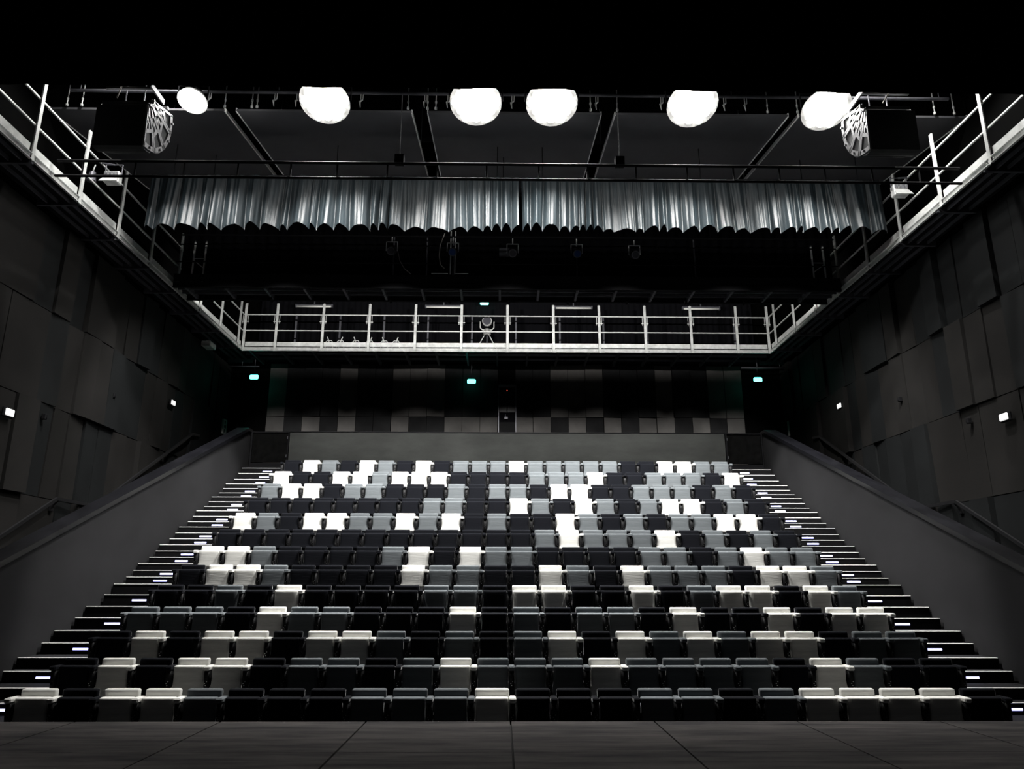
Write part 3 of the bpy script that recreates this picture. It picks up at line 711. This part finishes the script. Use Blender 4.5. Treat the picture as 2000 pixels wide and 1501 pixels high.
for i, (xa, xb) in enumerate(((-7.45, -6.2), (-2.76, -1.52), (1.94, 3.22), (6.59, 7.88))):
    t = thing('fluorescent_tube', ((xa+xb)/2, 25.5, 9.7), '%s fluorescent tube light above the rear gallery' % ('leftmost', 'second from left', 'second from right', 'rightmost')[i], 'tube light', 'fluorescent tubes above the rear gallery')
    b = MB(); b.smooth = True; b.tube((xa, 25.5, 9.76), (xb, 25.5, 9.76), .035, 10); part('tube', b, M['tube'], t)
    b = MB(); b.box(xa-.03, xb+.03, 25.5, 25.56, 9.80, 9.85); b.box(xa-.05, xa, 25.46, 25.56, 9.72, 9.84); b.box(xb, xb+.05, 25.46, 25.56, 9.72, 9.84); b.box((xa+xb)/2-.02, (xa+xb)/2+.02, 25.52, 25.56, 9.85, 13.2); part('fitting', b, M['darkgalv'], t)

# ------------------------------------------------------------------ exit lamps
def exit_lamp(x, y, z, label):
    t = thing('exit_lamp', (x, y, z), label, 'exit light', 'green exit lights')
    b = MB(); b.cbox(x-.15, x+.15, y-.03, y+.03, z-.075, z+.075, .025); part('lit_panel', b, M['green'], t)
    b = MB(); b.box(x-.10, x+.10, y-.04, y+.04, z+.08, z+.12); b.tube((x, y, z+.12), (x, y, 7.775 if z < 8 else 13.2), .012, 6); part('bracket', b, M['darkgalv'], t)
exit_lamp(-8.58, 25.0, 6.96, 'glowing green exit light in the left rear corner under the gallery')
exit_lamp(-1.09, 25.5, 6.98, 'glowing green exit light near the middle of the back wall')
exit_lamp(8.91, 25.0, 6.96, 'glowing green exit light in the right rear corner under the gallery')
exit_lamp(-.66, 25.3, 9.86, 'glowing green exit light above the rear gallery')

# ------------------------------------------------------------------ things on the side walls
for s, X in ((-1, WL+.10), (1, WR-.10)):
    side = 'left' if s < 0 else 'right'
    for y, z, w in ((14.3, 3.24, 'nearer'), (21.27, 5.13, 'farther')):
        t = thing('bulkhead_light', (X, y, z), '%s white bulkhead light on the %s wall' % (w, side), 'wall light', 'white bulkhead lights on the side walls')
        b = MB(); b.cbox(min(X, X-s*.05), max(X, X-s*.05), y-.16, y+.16, z-.10, z+.10, .02); part('housing', b, M['blacksteel'], t)
        b = MB(); xa, xb = sorted((X-s*.05, X-s*.085)); b.cbox(xa, xb, y-.125, y+.125, z-.07, z+.07, .015); part('diffuser', b, M['bulk'], t, 'white opal diffuser')
    for y, z, w in ((15.48, 3.42, 'nearer'), (18.05, 4.53, 'farther')):
        b = MB(); xa, xb = sorted((X+s*.03, X-s*.06)); b.cbox(xa, xb, y-.04, y+.04, z-.06, z+.06, .01); b.tube((X-s*.06, y, z-.02), (X-s*.075, y, z-.02), .02, 8)
        solo('wall_sensor', b, M['blacksteel'], '%s small black wall sensor box on the %s wall' % (w, side), 'sensor', 'small black boxes on the side walls')
    t = thing('wall_notice', (X, 25.6, 5.06), 'framed white notice at the far end of the %s wall' % side, 'notice', 'framed notices')
    xa, xb = sorted((X+s*.05, X-s*.012)); b = MB(); b.box(xa, xb, 25.42, 25.74, 5.06, 5.58); part('board', b, M['paper'], t)
    b = MB(); xa, xb = sorted((X-s*.012, X-s*.014))
    for z0, z1, y0, y1 in ((5.42, 5.53, 25.50, 25.60), (5.28, 5.38, 25.5, 25.66), (5.12, 5.24, 25.5, 25.58)): b.box(xa, xb, y0, y1, z0, z1)
    part('print', b, M['ink'], t)
    # handrail
    t = thing('handrail', (X-s*.08, 18, .4), 'black handrail climbing along the %s wall' % side, 'handrail', 'handrails on the side walls')
    xr = X-s*.09
    b = MB(); P = [(8.9, -2.2), (14.74, .96), (16.25, 1.79), (17.85, 1.80), (22.75, 4.50), (23.28, 4.56)]
    for (ya, za), (yb_, zb) in zip(P[:-1], P[1:]): b.bar((xr, ya, za), (xr, yb_, zb), .05, .07)
    part('rail', b, M['rail'], t)
    for y, z in ((12.5, -.25), (14.2, .67), (16.3, 1.79), (17.6, 1.79), (19.5, 2.70), (21.2, 3.65), (23.1, 4.53)):
        b = MB(); b.bar((xr, y, z-.03), (X+s*.04, y, z-.17), .04, .03, upv=(0, 1, 0)); b.box(min(X+s*.05, X-s*.0), max(X+s*.05, X), y-.05, y+.05, z-.25, z-.1); part('bracket', b, M['rail'], t)
# small devices under the galleries
b = MB(); b.cbox(WL+.12, WL+.42, 22.8, 23.3, 7.38, 7.55, .02); b.box(WL+.2, WL+.3, 23.0, 23.1, 7.55, 7.64)
solo('wall_projector', b, M['galv'], 'small grey projector under the left gallery', 'projector')
b = MB(); b.smooth = True; b.tube((8.42, 25.2, 7.44), (9.95, 25.2, 7.44), .04, 10); b.tube((9.0, 25.2, 7.44), (9.0, 25.2, 7.775), .012); b.tube((9.8, 25.2, 7.44), (9.8, 25.2, 7.775), .012)
solo('hanging_pipe', b, M['darkgalv'], 'grey pipe hanging under the gallery above the right exit light', 'pipe', 'pipes under the rear gallery')
b = MB(); b.smooth = True; b.tube((-9.55, 25.2, 7.40), (-8.5, 25.2, 7.40), .02, 10); b.tube((-9.1, 25.2, 7.40), (-9.1, 25.2, 7.775), .012)
solo('hanging_pipe', b, M['darkgalv'], 'thin grey pipe hanging under the gallery above the left exit light', 'pipe', 'pipes under the rear gallery')

# ------------------------------------------------------------------ added unseen spotlights behind the border curtain (they light the upper rows)
def lamp_bar(y, z, lab, grp):
    t = thing('added_lighting_bar', (CXR, y, z), lab, 'pipe', grp)
    b = MB(); b.tube((BL+.3, y, z), (BR-.3, y, z), .025, 8); part('pipe', b, M['blacksteel'], t)
    for x in (-7, 0, 7.3):
        b = MB(); b.tube((x, y, z), (x, y, 13.2), .010, 6); part('hanger', b, M['blacksteel'], t)
lamp_bar(16.25, 9.15, 'added unseen lighting bar behind the velvet border curtain', 'hidden lighting bars')
for i, x in enumerate((-6.0, -3.0, .17, 3.3, 6.3)):
    aim = (x*.9, 20.6, 2.0); c = Vector((x, 16.25, 8.72))
    t = profile(x, 16.25, 8.72, gl, 'added unseen spotlight behind the velvet border curtain, '+place(i, 5), aim=Vector(aim)-c)
    t['group'] = 'added spotlights behind the border curtain'
    d = (Vector(aim)-c).normalized(); spot('audience_beam', tuple(c+d*.26), aim, REAR, 76, .7)
for i, x in enumerate((-7.6, -4.6, -1.5, 1.8, 4.9, 7.9)):  # added unseen lamps that brighten the rear gallery
    t = thing('added_floor_floodlight', (x, 19.0, ZG+.155), 'small added floor floodlight behind the black masking drape, '+place(i, 6), 'floodlight', 'added floor floodlights on the cross bridge')
    b = MB(); b.cbox(x-.14, x+.14, 18.92, 19.02, ZG+.18, ZG+.44, .015); part('housing', b, M['blacksteel'], t)
    b = MB(); b.box(x-.12, x+.12, 19.02, 19.026, ZG+.20, ZG+.42); part('lens', b, M['glass'], t)
    b = MB(); b.box(x-.16, x+.16, 18.95, 18.99, ZG+.155, ZG+.18); part('foot', b, M['blacksteel'], t)
    spot('gallery_beam', (x, 19.05, ZG+.31), (x, 24.2, ZG+.9), GAL*(1.5 if abs(x) < 2 else 1.1 if abs(x) < 5 else .7), 150, .5, r=.03)
# added unseen wall-wash spotlights on the ends of the audience bar
for s_, x in ((-1, -5.4), (1, 5.75)):
    aim = (WL if s_ < 0 else WR, 20.3, 2.6); c = Vector((x, 16.25, 8.72)); d = (Vector(aim)-c).normalized()
    t = profile(x, 16.25, 8.72, gl, 'added unseen spotlight behind the border curtain turned to the %s wall' % ('left' if s_ < 0 else 'right'), aim=Vector(aim)-c)
    t['group'] = 'added spotlights behind the border curtain'
    spot('wall_beam', tuple(c+d*.26), aim, 1500, 62, .8)
# added small spots under the cross bridge, aimed at the foot of the back wall
for i in range(11):
    x = .17+(i-5)*1.62
    t = thing('added_small_spotlight', (x, 19.2, 7.5), 'added tiny black spotlight under the cross bridge, '+place(i, 11), 'spotlight', 'added spotlights under the cross bridge')
    b = MB(); b.tube((x, 19.12, 7.55), (x, 19.26, 7.51), .035, 10); b.tube((x, 19.19, 7.53), (x, 19.19, 7.66), .01, 6); part('body', b, M['blacksteel'], t)
    spot('foot_beam', (x, 19.30, 7.50), (x, YB, 3.95), 1900, 34, .9, r=.03)
